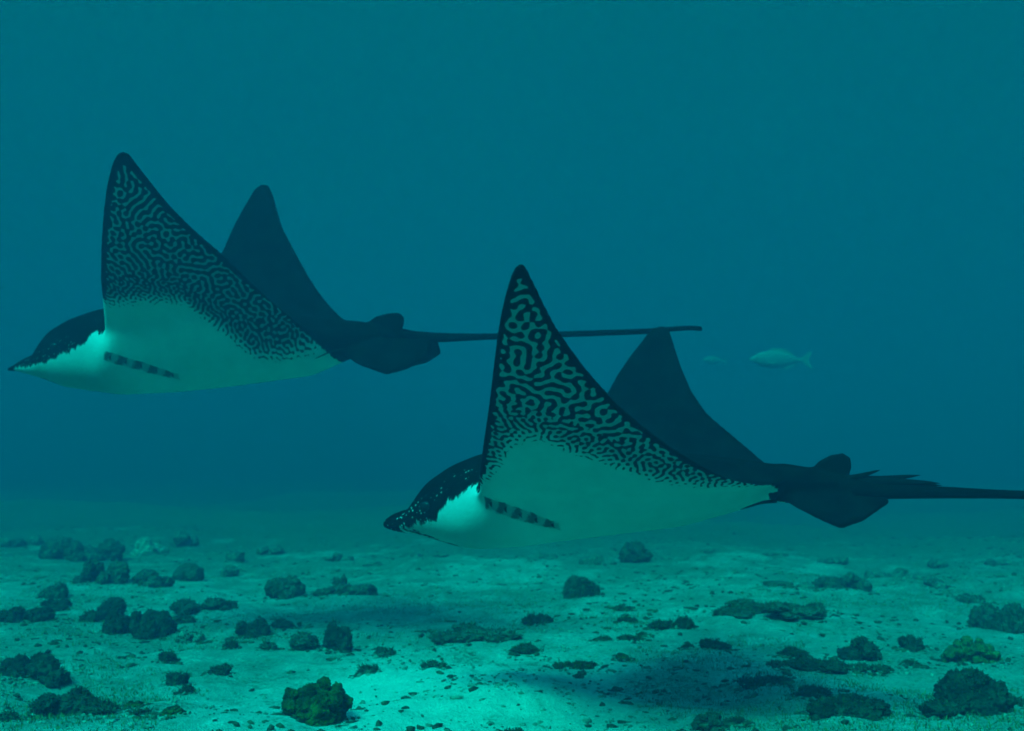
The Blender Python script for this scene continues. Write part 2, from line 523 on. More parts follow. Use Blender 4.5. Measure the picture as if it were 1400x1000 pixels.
    bd = np.vstack([bd[bd[:, 0] > d['a_tail'] + 0.12], [d['a_tail'] + 0.05, 0.07, 0]])
    bo = np.argsort(bd[:, 0])
    sb = np.interp(a, bd[bo, 0], np.interp(bd[bo, 1], bb, arc))
    wing_sd = sarc - sb
    wing_sd = np.where(a > bd[:, 0].max(), np.minimum(wing_sd, 0.04), wing_sd)
    edge = np.full(n, 9.0)
    for side in (1, -1):
        bs, aL, aT, bt = outline[side]
        m = (b * side > 0.03)
        ae = np.minimum(np.interp(ab, bs, aL) - a, a - np.interp(ab, bs, aT))
        te = np.interp(bt, bb, arc) - sarc
        edge = np.where(m, np.minimum(ae, te), edge)
    hb = on_b(d['head_line'], 0.10); ho = np.argsort(hb[:, 0])
    head_sd = c - np.interp(a, hb[ho, 0], hb[ho, 2])
    wpale = smooth01(a, d['head_a'] - 0.17, d['head_a'] + 0.05)
    wh = smooth01(a, d['head_a'] - 0.05, d['head_a'] + 0.03) * (1 - smooth01(ab, 0.2, 0.3))
    upn = N @ np.array([0, 0, 1.0])
    under = np.where(ab > 0.02, N[:, 1] * np.sign(b), 0)
    dors = np.clip(upn, -0.5, 0.5) * 0.12
    dors = dors - 0.04 * smooth01(a, 0.18, 0.32) * (1 - smooth01(ab, 0.26, 0.36)) * (upn < 0.6)   # forward-facing roots stay pale
    dors = dors * (1 - wh) + np.where(upn > 0.75, 0.1, head_sd) * wh
    lip_shade = on_b(d['lip_shade'], 0.05); lo = np.argsort(lip_shade[:, 0])
    lipd = np.abs(c - np.interp(a, lip_shade[lo, 0], lip_shade[lo, 2]))
    inlip = (a > lip_shade[:, 0].min()) & (a < lip_shade[:, 0].max()) & (b > 0)
    dors = np.where(inlip, np.maximum(dors, 0.006 - lipd), dors)  # dark line: shade below the snout painted into the skin
    rear = -a + 0.55 * np.clip(c - np.interp(a, a_s, Cb), 0, 0.2)           # the white belly runs out to a point below the tail
    dors = np.maximum(dors, smooth01(rear, d['a_dark'], d['a_dark'] + 0.09) * 0.14 - 0.05)
    pel = np.vstack([on_b(px, bq)[0] for px, bq in d['pelvic']])
    cen_p = pel.mean(0); nrm = np.linalg.svd(pel - cen_p)[2][2]
    M3 = np.stack([a, ab, c], 1)
    inside = np.zeros(n, bool); jx = len(pel) - 1
    for ix in range(len(pel)):
        (x1, y1), (x2, y2) = pel[ix, [0, 2]], pel[jx, [0, 2]]
        inside ^= ((y1 > c) != (y2 > c)) & (a < (x2 - x1) * (c - y1) / (y2 - y1 + 1e-12) + x1); jx = ix
    near_edge = np.min([np.linalg.norm(np.stack([a, c], 1) - (pel[i, [0, 2]] + np.clip(((np.stack([a, c], 1) - pel[i, [0, 2]]) @ (pel[i - 1, [0, 2]] - pel[i, [0, 2]])) / np.sum((pel[i - 1, [0, 2]] - pel[i, [0, 2]]) ** 2), 0, 1)[:, None] * (pel[i - 1, [0, 2]] - pel[i, [0, 2]])), axis=1) for i in range(len(pel))], 0)
    onfin = (inside | (near_edge < 0.012)) & (np.abs((M3 - cen_p) @ nrm) < 0.022) & (a < pel[:, 0].max() + 0.01)
    dors = np.where(onfin, np.maximum(dors, 0.05), dors)
    dors = np.where(a > d['a_snout'] - d['snout_dark'], np.maximum(dors, 0.03), dors)
    # gill row on the belly, both sides
    g0, g1 = on_b(d['gill'][0:1], 0.11)[0], on_b(d['gill'][1:2], 0.11)[0]
    gd = g1 - g0; gl = np.linalg.norm(gd); gd /= gl
    gp = np.stack([a, c], 1) - np.array([g0[0], g0[2]])
    gu = (gp @ np.array([gd[0], gd[2]])) / gl
    gv = gp @ np.array([-gd[2], gd[0]])
    gv = np.where((upn < 0.35) & (ab > 0.03) & (ab < 0.4), gv, 1.0)
    mz = [sample_tile(maze_field(w, d['seed'] + i), a + 2, sarc + (b < 0) * 0.5) for i, w in enumerate(d['waves'])]
    fw = smooth01(wing_sd, 0.03, 0.17)
    maze = mz[0] * np.sqrt(fw) + mz[1] * np.sqrt(1 - fw)
    for nm, arr in (('maze', maze), ('dors', dors), ('wing_sd', wing_sd), ('edge_d', edge), ('head', wh), ('cheek', wpale), ('gill_u', gu), ('gill_v', gv)):
        at = body.attributes.new(nm, 'FLOAT', 'POINT'); at.data.foreach_set('value', np.asarray(arr, np.float32))
    at = body.attributes.new('pat', 'FLOAT_VECTOR', 'POINT')
    at.data.foreach_set('vector', np.stack([a, sarc * np.where(b < 0, -1, 1), 0 * a], 1).astype(np.float32).ravel())
    body.materials.clear(); body.materials.append(mat)
    M = Matrix([[*Rm[0], P0[0]], [*Rm[1], P0[1]], [*Rm[2], P0[2]], [0, 0, 0, 1]])
    root = bpy.data.objects.new('eagle_ray', None); root.empty_display_size = 0.2
    COL.objects.link(root); root.matrix_world = M
    body.name = 'body'
    bo_ = bpy.data.objects.new('body', body); COL.objects.link(bo_); bo_.parent = root
    # tail spines: flat tapering blades
    def blade(name, path, r0, flat, m):
        path = np.array(path); n_ = len(path); rings = []
        th = np.linspace(0, 2 * math.pi, 8, endpoint=False)
        for i, q in enumerate(path):
            f = i / (n_ - 1); r = r0 * (1 - f) ** 0.6 + 0.0006
            rings.append(np.stack([np.full(8, q[0]), q[1] + r * flat * np.cos(th), q[2] + r * np.sin(th)], 1))
        bg_ = Bag(); bg_.loft(rings)
        return mesh_obj(name, bg_.V, bg_.F, m, root)
    for pts, b_, r_ in d['spines']:
        q = on_b(pts, b_); f = np.linspace(0, 1, 10)
        k = np.linspace(0, 1, len(q))
        blade('tail_spine', np.stack([np.interp(f, k, q[:, i]) for i in range(3)], 1), r_, 0.5, spine_mat)
    q = on_b(d['filament'], 0.09); f = np.linspace(0, 1, 10); k = np.linspace(0, 1, len(q))
    blade('clasper', np.stack([np.interp(f, k, q[:, i]) for i in range(3)], 1), 0.0045, 0.6, spine_mat)
    # eyes
    for side in (1, -1):
        e = on_b([d['eye']], 0.10)[0]
        # push on to the skin
        m = (np.abs(V[:, 0] - e[0]) < 0.012) & (np.abs(V[:, 2] - e[2]) < 0.012) & (V[:, 1] * side > 0)
        by = V[m, 1].mean() if m.any() else 0.1 * side
        bmx = bmesh.new(); bmesh.ops.create_uvsphere(bmx, u_segments=20, v_segments=12, radius=0.016)
        bmesh.ops.scale(bmx, vec=(1.15, 0.6, 0.9), verts=bmx.verts)
        em = bpy.data.meshes.new('eye'); bmx.to_mesh(em); bmx.free(); em.shade_smooth(); em.materials.append(eye_mat)
        eo = bpy.data.objects.new('eye', em); COL.objects.link(eo); eo.parent = root
        eo.location = (e[0], by - 0.002 * side, e[2])
    # gill slits: five short flaps along the row
    for i in range(5):
        u = (i + 0.5) / 5
        q = np.array([g0[0], g0[2]]) + np.array([gd[0], gd[2]]) * gl * u
        dv = np.array([-gd[2], gd[0]])
        for side in (1, -1):
            ring_pts = []
            for s_ in np.linspace(-1, 1, 7):
                w_ = q + dv * s_ * 0.0085 + np.array([gd[0], gd[2]]) * (s_ * s_ * 0.004)
                m = (np.abs(V[:, 0] - w_[0]) < 0.008) & (np.abs(V[:, 2] - w_[1]) < 0.008) & (V[:, 1] * side > 0.0) & (upn < 0.3) & (ab < 0.4)
                if m.any():
                    j = np.where(m)[0]; j = j[np.argmin((V[j, 0] - w_[0]) ** 2 + (V[j, 2] - w_[1]) ** 2)]
                    ring_pts.append((np.array([w_[0], V[j, 1], w_[1]]), N[j]))
            if len(ring_pts) < 4: continue
            th = np.linspace(0, 2 * math.pi, 6, endpoint=False); rings = []
            for k2, (q3, nn) in enumerate(ring_pts):
                f = k2 / (len(ring_pts) - 1); r = 0.0026 * math.sin(math.pi * (0.08 + 0.84 * f))
                tx = np.array([1.0, 0, 0]) - nn * nn[0]; tx /= np.linalg.norm(tx)
                rings.append(np.array([q3 + nn * 0.0006 + r * (math.cos(x) * tx * 1.3 + math.sin(x) * nn * 0.5) for x in th]))
            bg_ = Bag(); bg_.loft(rings)
            mesh_obj('gill_slit', bg_.V, bg_.F, spine_mat, root)
    return root

RAY_NEAR = dict(
    seed=3, waves=(0.0235, 0.0155), rot=(0.329, -0.023, -0.059), org=(850, 718.2), depth=2.6, A=0.4, p=1.46,
    lead=[(655, 650), (662, 600), (668, 560), (674, 510), (680, 460), (686, 425), (692, 400), (700, 375), (705, 366), (712, 362)],
    trail=[(712, 362), (718, 365), (723, 375), (735, 400), (760, 450), (800, 505), (850, 560), (900, 600), (950, 633), (1000, 655), (1040, 668)],
    flead=[(828, 543), (845, 512), (860, 490), (885, 458), (897, 449), (907, 447)],
    ftrail=[(907, 447), (914, 450), (919, 465), (930, 500), (945, 535), (965, 565), (1000, 595), (1030, 620), (1055, 637)],
    lead_root=[(0.335, 0.20), (0.385, 0.10), (0.40, 0.0)], trail_root=[(-0.43, 0.12), (-0.46, 0.0)],
    a_tail=-0.55, a_snout=0.678,
    W=[(-0.55, 0.035), (-0.47, 0.05), (-0.40, 0.10), (-0.25, 0.22), (-0.05, 0.30), (0.15, 0.29), (0.30, 0.20), (0.40, 0.145), (0.50, 0.125), (0.57, 0.11), (0.62, 0.085), (0.66, 0.062), (0.678, 0.035), (0.70, 0.02)],
    Ct=[(-0.55, 0.115), (-0.40, 0.145), (-0.2, 0.17), (0.1, 0.20), (0.30, 0.205), (0.39, 0.196), (0.473, 0.165), (0.541, 0.124), (0.57, 0.081), (0.592, 0.052), (0.625, 0.042), (0.655, 0.034), (0.672, 0.022), (0.70, 0.008)],
    Cb=[(-0.55, 0.08), (-0.40, 0.063), (-0.164, -0.002), (0.125, -0.036), (0.288, -0.056), (0.40, -0.060), (0.44, -0.056), (0.50, -0.040), (0.587, -0.014), (0.63, -0.012), (0.66, -0.004), (0.70, 0.006)],
    tail=[(1130, 664), (1165, 669), (1200, 672), (1290, 673), (1400, 676)], tail_ext=[(-1.5, 0, 0.05), (-2.1, 0, 0.05), (-2.5, 0, 0.07)], tail_b=0.12, tail_r=1.0,
    dorsal=[(1085, 660), (1103, 646), (1118, 632), (1135, 623), (1152, 620), (1162, 626), (1164, 638), (1160, 652), (1168, 664)],
    pelvic=[((1058, 678), 0.03), ((1084, 694), 0.11), ((1150, 721), 0.17), ((1180, 710), 0.15), ((1216, 685), 0.11), ((1165, 679), 0.03), ((1100, 668), 0.02)],
    belly=[(655, 672), (680, 640), (700, 606), (720, 597), (745, 600), (775, 614), (800, 624), (830, 634), (870, 651), (920, 666), (980, 677), (1050, 686)],
    head_line=[(535, 722), (560, 722), (572, 716), (600, 713), (606, 700), (622, 684), (648, 670), (660, 650)], head_a=0.36,
    lip_shade=[(560, 722), (585, 730), (605, 742), (628, 748)], a_dark=0.385, snout_dark=0.075,
    gill=[(678, 681), (774, 718)], eye=(586, 692),
    spines=[([(1155, 656), (1180, 650), (1203, 643)], 0.012, 0.008), ([(1150, 656), (1200, 656), (1258, 650)], 0.004, 0.012),
            ([(1150, 662), (1220, 659), (1285, 661)], 0.008, 0.014), ([(1160, 665), (1230, 662), (1288, 664)], -0.004, 0.010)],
    filament=[(1062, 685), (1042, 687), (1012, 697)])
RAY_FAR = dict(
    seed=11, waves=(0.0235, 0.016), rot=(0.176, -0.03, -0.187), org=(290, 466.2), depth=3.7, A=0.765, p=1.932,
    lead=[(138, 420), (138, 380), (139, 330), (142, 290), (147, 250), (155, 222), (161, 211), (168, 208)],
    trail=[(168, 208), (176, 211), (185, 223), (230, 280), (265, 315), (300, 345), (350, 390), (390, 420), (420, 440)],
    flead=[(303, 348), (318, 313), (333, 285), (348, 260), (356, 254), (362, 253)],
    ftrail=[(362, 253), (368, 255), (374, 270), (385, 310), (405, 348), (420, 375), (445, 405), (460, 420), (488, 440)],
    lead_root=[(0.33, 0.18), (0.385, 0.10), (0.40, 0.0)], trail_root=[(-0.49, 0.09), (-0.53, 0.0)],
    a_tail=-0.66, a_snout=0.80,
    W=[], Ct=[], Cb=[],
    tail=[(530, 458), (560, 461), (600, 463), (680, 462), (880, 457), (945, 452), (962, 454)], tail_ext=[], tail_b=-0.35, tail_r=1.15,
    dorsal=[(486, 455), (500, 443), (515, 433), (530, 429), (545, 428), (552, 434), (552, 444), (548, 452), (558, 460)],
    pelvic=[((462, 480), 0.03), ((482, 495), 0.11), ((528, 511), 0.17), ((555, 504), 0.15), ((582, 489), 0.11), ((588, 466), 0.05), ((500, 462), 0.02)],
    belly=[(138, 421), (160, 413), (200, 407), (250, 410), (275, 427), (310, 442), (350, 457), (400, 468), (450, 477), (478, 484)],
    head_line=[(15, 505), (50, 499), (82, 492), (86, 484), (100, 481), (125, 470), (140, 445)], head_a=0.40,
    lip_shade=[(55, 518), (70, 523), (88, 532)], a_dark=0.47, snout_dark=0.03,
    gill=[(153, 484), (247, 516)], eye=(78, 474),
    spines=[([(545, 457), (560, 456), (573, 456)], 0.0, 0.007), ([(520, 464), (560, 466), (590, 463)], 0.03, 0.006)],
    filament=[(470, 478), (452, 481), (430, 491)])

def fit_body(d, tops, bots, widths):
    """centre-line heights of the back and the belly, read off the silhouette in the ray's own mid plane"""
    Rm = rot(*d['rot']); P0 = CP + pix(d['org'])[0] * d['depth']
    def on_b(px, b):
        D = pix(px) @ Rm; O = (CP - P0) @ Rm
        return O + ((b - O[1]) / D[:, 1])[:, None] * D
    t = on_b(tops, 0.0); b = on_b(bots, 0.05)
    d['Ct'] = [(q[0], q[2]) for q in t]; d['Cb'] = [(q[0], q[2]) for q in b]
    d['W'] = widths; d['a_snout'] = t[:, 0].max()

fit_body(RAY_FAR, [(17, 504), (36, 491), (56, 483), (62, 470), (75, 452), (100, 437), (137, 424), (190, 415), (300, 420), (400, 432), (488, 440), (530, 447)],
         [(12, 507), (50, 517), (85, 530), (160, 541), (230, 538), (300, 531), (420, 515), (490, 485), (530, 470)],
         [(-0.67, 0.03), (-0.57, 0.055), (-0.48, 0.11), (-0.3, 0.21), (-0.05, 0.28), (0.15, 0.27), (0.33, 0.18), (0.43, 0.145), (0.53, 0.13), (0.63, 0.115), (0.69, 0.09), (0.76, 0.06), (0.82, 0.03)])

# ------------------------------------------------------------------ rocks and corals
def rock_material(name, base, tip, pale, palef):
    t = NT(name)
    co = t.add('ShaderNodeTexCoord').outputs['Object']
    n1 = t.noise(9, co, 5, 0.65); n2 = t.noise(38, co, 4, 0.65); v = t.voro(42, co)
    c = t.mix(t.ramp(n1, 0.35, 0.68), base, tip)
    c = t.mix(t.ramp(n2, 0.62, 0.78, 0, palef), c, pale)
    c = t.mix(t.ramp(v, 0.45, 0.75, 0, 0.5), c, tuple(0.35 * x for x in base))
    t.link(c, t.b.inputs['Base Color'])
    t.b.inputs['Roughness'].default_value = 0.92
    t.b.inputs['Specular IOR Level'].default_value = 0.1
    t.bump(t.math('ADD', n2, t.math('MULTIPLY', v, -0.6)), 1.0, 0.02)
    return t.m

def ico(level):
    bm = bmesh.new(); bmesh.ops.create_icosphere(bm, subdivisions=level, radius=1.0)
    bm.verts.ensure_lookup_table()
    V = np.array([v.co[:] for v in bm.verts]); Fc = np.array([[v.index for v in f.verts] for f in bm.faces])
    bm.free(); return V, Fc
ICO = {k: ico(k) for k in (3, 4, 5, 6)}

def rock_cluster(kind, level, seed):
    """several rough lumps grown into one rock; x in -1..1, top at z = 1"""
    r = np.random.default_rng(seed)
    if kind == 'knob':
        n = 46; C = r.normal(size=(n, 3)); C[:, 2] = np.abs(C[:, 2]) - 0.15
        C = C / np.linalg.norm(C, axis=1)[:, None] * np.array([0.78, 0.78, 0.74]) * r.uniform(0.85, 1.12, (n, 1)); R_ = r.uniform(0.13, 0.25, n)
        C = np.vstack([C, [0, 0, 0.1]]); R_ = np.r_[R_, 0.72]
    elif kind == 'ledge':
        n = 15; x = r.uniform(-0.85, 0.85, n)
        C = np.stack([x, r.uniform(-0.45, 0.45, n), r.uniform(-0.1, 0.40, n) * (1 - x * x * 0.7)], 1); R_ = r.uniform(0.16, 0.40, n)
    elif kind == 'cone':
        n = 13; z = np.linspace(0, 0.85, n); a_ = r.uniform(0, 6.28, n); q = (1 - z) * 0.62
        C = np.stack([q * np.cos(a_) + 0.06, q * np.sin(a_), z], 1); R_ = 0.20 + 0.30 * (1 - z) + r.uniform(-0.05, 0.05, n)
    else:
        n = 9; a_ = r.uniform(0, 6.28, n); q = 0.55 * np.sqrt(r.random(n))
        C = np.stack([q * np.cos(a_), q * np.sin(a_), r.uniform(0.0, 0.42, n)], 1); R_ = r.uniform(0.25, 0.5, n)
    Vs, Fs, o = [], [], 0
    for c, q in zip(C, R_):
        V, Fc = ICO[level if q > 0.22 else max(3, level - 1)]
        P = V + r.uniform(-50, 50, 3)
        h = 0.85 + 0.22 * fbm(P, 1.7, 6, 3) + 0.14 * (0.45 - np.abs(noise(P, 4.5, 51))) + 0.13 * noise(P, 8, 52) + 0.10 * np.abs(noise(P, 15, 53)) + (0.06 * noise(P, 33, 54) if level > 3 else 0)
        W = V * h[:, None] * q * r.uniform(0.8, 1.25, 3) + c
        Vs.append(W); Fs.append(Fc + o); o += len(W)
    V = np.vstack(Vs); Fc = np.vstack(Fs)
    V[:, 2] = np.maximum(V[:, 2], -0.35)
    x0, x1 = V[:, 0].min(), V[:, 0].max(); y0, y1 = V[:, 1].min(), V[:, 1].max()
    V[:, 0] = (V[:, 0] - (x0 + x1) / 2) / (x1 - x0) * 2
    V[:, 1] = (V[:, 1] - (y0 + y1) / 2) / (y1 - y0) * 2
    V[:, 2] /= V[:, 2].max()
    return V, Fc

def rock_shape(kind, level, seed):
    """unit lump: x,y in about -1..1, z from -0.4 to 1"""
    V, Fc = ICO[level]; V = V.copy(); r = np.random.default_rng(seed)
    off = r.uniform(-50, 50, 3)
    P = V + off
    if kind == 'knob':                                   # coral head: many rounded knobs
        C = r.normal(size=(70, 3)); C /= np.linalg.norm(C, axis=1)[:, None]
        dist = np.arccos(np.clip(V @ C.T, -1, 1)).min(1)
        h = 0.80 + 0.26 * np.sqrt(np.clip(1 - (dist / 0.30) ** 2, 0, 1)) + 0.22 * noise(P, 1.3, 1) + 0.05 * noise(P, 9, 2) + 0.03 * noise(P, 20, 4)
    elif kind == 'block':                                # angular stone
        C = r.normal(size=(9, 3)); C /= np.linalg.norm(C, axis=1)[:, None]
        lim = r.uniform(0.55, 0.85, 9)
        h = np.min(np.where(V @ C.T > 0.05, lim / np.maximum(V @ C.T, 0.05), 9), 1)
        h = np.minimum(h, 1.15) + 0.05 * fbm(P, 4, 3)
    elif kind == 'ledge':                                # several lumps grown together
        C = np.stack([np.linspace(-0.75, 0.75, 6), r.uniform(-0.3, 0.3, 6), r.uniform(-0.1, 0.35, 6)], 1)
        rr = r.uniform(0.3, 0.55, 6)
        h = np.zeros(len(V))
        for c, q in zip(C, rr):
            bq = V @ c; disc = bq ** 2 - (c @ c - q * q)
            h = np.maximum(h, np.where(disc > 0, bq + np.sqrt(np.maximum(disc, 0)), 0))
        h = np.maximum(h, 0.3) + 0.10 * fbm(P, 3, 6) + 0.07 * noise(P, 11, 9) + 0.03 * noise(P, 25, 5)
    elif kind == 'cone':
        h = 0.9 + 0.35 * np.clip(V[:, 2], 0, 1) ** 2 - 0.25 * np.clip(1 - np.abs(V[:, 2] - 0.5) * 2, 0, 1) + 0.16 * fbm(P, 1.8, 6) + 0.06 * noise(P, 8, 9) + 0.04 * noise(P, 18, 5)
    else:                                                # lump
        h = 0.85 + 0.24 * fbm(P, 1.5, 6) + 0.07 * noise(P, 7, 9) + 0.04 * noise(P, 16, 5)
    rid = 1 - np.abs(noise(P, 5.5, 51)); rid2 = 1 - np.abs(noise(P, 13, 52)); rid3 = np.abs(noise(P, 27, 53))
    h = h + (0.13 * (rid - 0.6) + 0.10 * (rid2 - 0.6) + (0.07 * (rid3 - 0.4) if level > 4 else 0)) * {'block': 0.5, 'knob': 0.45}.get(kind, 1.0)
    V = V * h[:, None]
    V[:, 2] = np.where(V[:, 2] < -0.4, -0.4 - (V[:, 2] + 0.4) * 0.2 * -1 * -1, V[:, 2])
    x0, x1 = V[:, 0].min(), V[:, 0].max()
    V[:, 0] = (V[:, 0] - (x0 + x1) / 2) / (x1 - x0) * 2
    V[:, 2] = V[:, 2] / V[:, 2].max()
    return V, Fc

# (pixel x, pixel y of the foot, width, height in pixels, kind, material, label, group)
SM = 'small dark stone lying alone on the pale sand'
ROCKS = [
 (432, 999, 98, 82, 'knob', 'green', 'knobbly coral head with yellow-green flecks standing on the bright sand', None),
 (88, 979, 122, 54, 'ledge', 'dark', 'long low dark rock with a smaller round stone at its foot', None),
 (45, 928, 104, 42, 'ledge', 'dark', 'low dark rock ridge behind the long low rock', None),
 (140, 995, 48, 26, 'lump', 'dark', 'round dark stone at the foot of the long low rock', None),
 (182, 985, 30, 20, 'knob', 'green', 'small yellow-green coral tuft next to the round dark stone', None),
 (236, 1006, 34, 20, 'knob', 'green', 'bright green coral tuft on open sand', None),
 (8, 1004, 34, 26, 'lump', 'dark', None, 'stones'), (193, 1004, 28, 16, 'lump', 'dark', None, 'stones'),
 (243, 926, 28, 17, 'lump', 'dark', None, 'stones'), (300, 913, 28, 14, 'lump', 'dark', None, 'stones'),
 (257, 939, 16, 9, 'lump', 'dark', None, 'stones'), (229, 897, 24, 13, 'lump', 'dark', None, 'stones'),
 (345, 867, 48, 27, 'lump', 'dark', 'rounded dark rock with a flat slab lying behind it', None),
 (391, 855, 40, 13, 'ledge', 'dark', 'flat dark slab just behind the rounded rock', None),
 (415, 881, 44, 25, 'lump', 'mid', 'greyish lump leaning on the tall round-topped rock', None),
 (461, 881, 40, 40, 'lump', 'dark', 'tall round-topped dark rock with a greyish lump beside it', None),
 (315, 879, 22, 11, 'lump', 'dark', None, 'stones'), (368, 880, 22, 9, 'lump', 'mid', None, 'stones'),
 (262, 867, 36, 11, 'ledge', 'pale', 'flat rubble slab flecked with white', None),
 (187, 866, 100, 40, 'ledge', 'dark', 'wide ragged rock outcrop with a lump on its shoulder', None),
 (152, 842, 38, 30, 'lump', 'dark', 'lump rising behind the wide ragged outcrop', None),
 (125, 845, 32, 15, 'lump', 'dark', None, 'stones'),
 (279, 836, 94, 24, 'ledge', 'mid', 'long low ledge of rounded grey-green rubble', None),
 (254, 849, 28, 13, 'lump', 'mid', None, 'stones'),
 (75, 819, 38, 27, 'lump', 'dark', 'round rock perched behind a flat base stone', None),
 (75, 830, 44, 15, 'ledge', 'dark', 'flat base stone in front of a round rock', None),
 (35, 851, 72, 26, 'ledge', 'dark', 'ragged dark ledge beside the flat base stone', None),
 (139, 805, 72, 44, 'ledge', 'dark', 'tall broken rock mass fading in the murk', None),
 (206, 806, 58, 30, 'lump', 'dark', 'domed rock between the tall broken mass and a slanted rock', None),
 (257, 795, 42, 30, 'block', 'dark', 'slanted rock next to the domed rock', None),
 (321, 765, 26, 16, 'lump', 'mid', None, 'hazy'), (314, 782, 26, 14, 'lump', 'mid', None, 'hazy'),
 (390, 816, 54, 32, 'lump', 'dark', 'domed dark rock at the edge of the broad shadow', None),
 (475, 816, 84, 22, 'ledge', 'dark', 'spread-out rock with a knob on top in the broad shadow', None),
 (465, 802, 22, 20, 'lump', 'dark', 'knob standing behind the spread-out rock', None),
 (505, 812, 20, 18, 'lump', 'dark', None, 'stones'),
 (460, 770, 48, 18, 'ledge', 'mid', None, 'hazy'), (510, 775, 30, 10, 'ledge', 'mid', None, 'hazy'),
 (110, 768, 112, 38, 'ledge', 'mid', 'very faint wide reef mass far off in the murk', None),
 (30, 745, 60, 16, 'ledge', 'mid', None, 'hazy'), (205, 757, 50, 26, 'lump', 'pale', 'pale sandy boulder far off in the murk', None),
 (250, 745, 40, 22, 'lump', 'mid', None, 'hazy'), (370, 757, 36, 16, 'lump', 'mid', None, 'hazy'),
 (795, 820, 50, 38, 'block', 'dark', 'angular dark stone standing alone behind the broad shadow', None),
 (811, 777, 40, 22, 'block', 'mid', None, 'hazy'), (868, 774, 48, 38, 'lump', 'mid', 'tall hazy rock behind the angular stone', None),
 (750, 772, 26, 16, 'lump', 'mid', None, 'hazy'), (600, 770, 30, 12, 'lump', 'mid', None, 'hazy'),
 (650, 880, 124, 30, 'ledge', 'mid', 'wide low bed of dark rubble on bright sand', None),
 (718, 892, 38, 20, 'block', 'dark', 'small dark block at the end of the rubble bed', None),
 (736, 849, 42, 15, 'ledge', 'dark', 'flat dark stone at the rim of the broad shadow', None),
 (525, 890, 28, 12, 'lump', 'mid', None, 'stones'), (503, 915, 30, 13, 'lump', 'mid', None, 'stones'),
 (593, 908, 34, 12, 'ledge', 'mid', None, 'stones'), (560, 763, 32, 10, 'ledge', 'mid', None, 'hazy'),
 (853, 839, 32, 12, 'ledge', 'mid', None, 'stones'), (859, 856, 28, 12, 'lump', 'dark', None, 'stones'),
 (861, 876, 32, 13, 'ledge', 'dark', None, 'stones'), (878, 871, 15, 9, 'lump', 'dark', None, 'stones'),
 (904, 865, 38, 22, 'lump', 'dark', 'rounded dark stone beside a narrow upright one', None),
 (935, 865, 24, 26, 'block', 'dark', 'narrow upright stone beside a rounded one', None),
 (825, 878, 22, 9, 'lump', 'mid', None, 'stones'), (940, 886, 16, 10, 'lump', 'dark', None, 'stones'),
 (786, 914, 60, 15, 'ledge', 'green', 'low mat of greenish algae rubble on the sand', None),
 (851, 901, 20, 16, 'knob', 'green', 'tiny greenish coral knob near the algae mat', None),
 (700, 1005, 30, 18, 'lump', 'dark', None, 'stones'),
 (973, 998, 56, 36, 'knob', 'mid', 'dark knobbly coral lump in the shadow on the sand', None),
 (1008, 995, 24, 16, 'lump', 'dark', None, 'stones'),
 (1050, 941, 80, 15, 'ledge', 'dark', 'thin flat dark slab half buried in shaded sand', None),
 (1160, 998, 116, 58, 'ledge', 'dark', 'broad dark rock beside the tall pyramid rock', None),
 (1113, 964, 46, 24, 'lump', 'dark', 'dark stone leaning on the broad dark rock', None),
 (1336, 1000, 120, 96, 'cone', 'dark', 'tall dark pyramid-shaped rock on the sand', None),
 (1288, 1000, 74, 46, 'lump', 'dark', 'lower dark lump against the pyramid rock', None),
 (1385, 985, 50, 34, 'lump', 'dark', 'rounded shoulder stone behind the pyramid rock', None),
 (1327, 904, 72, 40, 'knob', 'olive', 'domed yellow-green coral behind the pyramid rock', None),
 (1176, 899, 60, 36, 'cone', 'dark', 'pointed dark rock standing over a flat slab', None),
 (1083, 898, 38, 20, 'lump', 'dark', 'dark stone at the end of a flat slab', None),
 (1108, 921, 108, 26, 'ledge', 'dark', 'long flat dark slab below a pointed rock', None),
 (1188, 914, 64, 13, 'ledge', 'mid', 'thin grey slab below the pointed rock', None),
 (1246, 886, 32, 24, 'lump', 'dark', 'round dark stone alone between the pointed rock and the domed coral', None),
 (1245, 908, 28, 11, 'lump', 'mid', None, 'stones'), (978, 889, 44, 20, 'lump', 'dark', 'dark stone with a small one on its left on bright sand', None),
 (1052, 860, 150, 32, 'ledge', 'mid', 'long rubble bank with a lump at each end', None),
 (1012, 848, 32, 30, 'lump', 'dark', 'pointed lump at one end of the long rubble bank', None),
 (1112, 852, 34, 32, 'block', 'mid', 'squarish lump at one end of the long rubble bank', None),
 (1150, 809, 84, 30, 'ledge', 'dark', 'broad flat-topped rock with a low stone beside it', None),
 (1064, 811, 44, 20, 'lump', 'dark', 'low stone beside the broad flat-topped rock', None),
 (1100, 809, 26, 16, 'lump', 'mid', None, 'hazy'), (1235, 793, 46, 20, 'cone', 'dark', None, 'hazy'),
 (1278, 806, 30, 22, 'lump', 'dark', None, 'hazy'), (1200, 788, 40, 12, 'ledge', 'mid', None, 'hazy'),
 (1372, 859, 84, 42, 'ledge', 'mid', 'ragged grey coral outcrop behind the domed coral', None),
 (1328, 823, 44, 13, 'ledge', 'mid', None, 'hazy'), (1284, 775, 30, 15, 'lump', 'mid', None, 'hazy'),
 (971, 760, 28, 10, 'ledge', 'mid', None, 'hazy'), (1060, 765, 36, 9, 'ledge', 'mid', None, 'hazy'),
 (1370, 775, 40, 14, 'lump', 'mid', None, 'hazy'), (1140, 770, 44, 12, 'ledge', 'mid', None, 'hazy'),
]
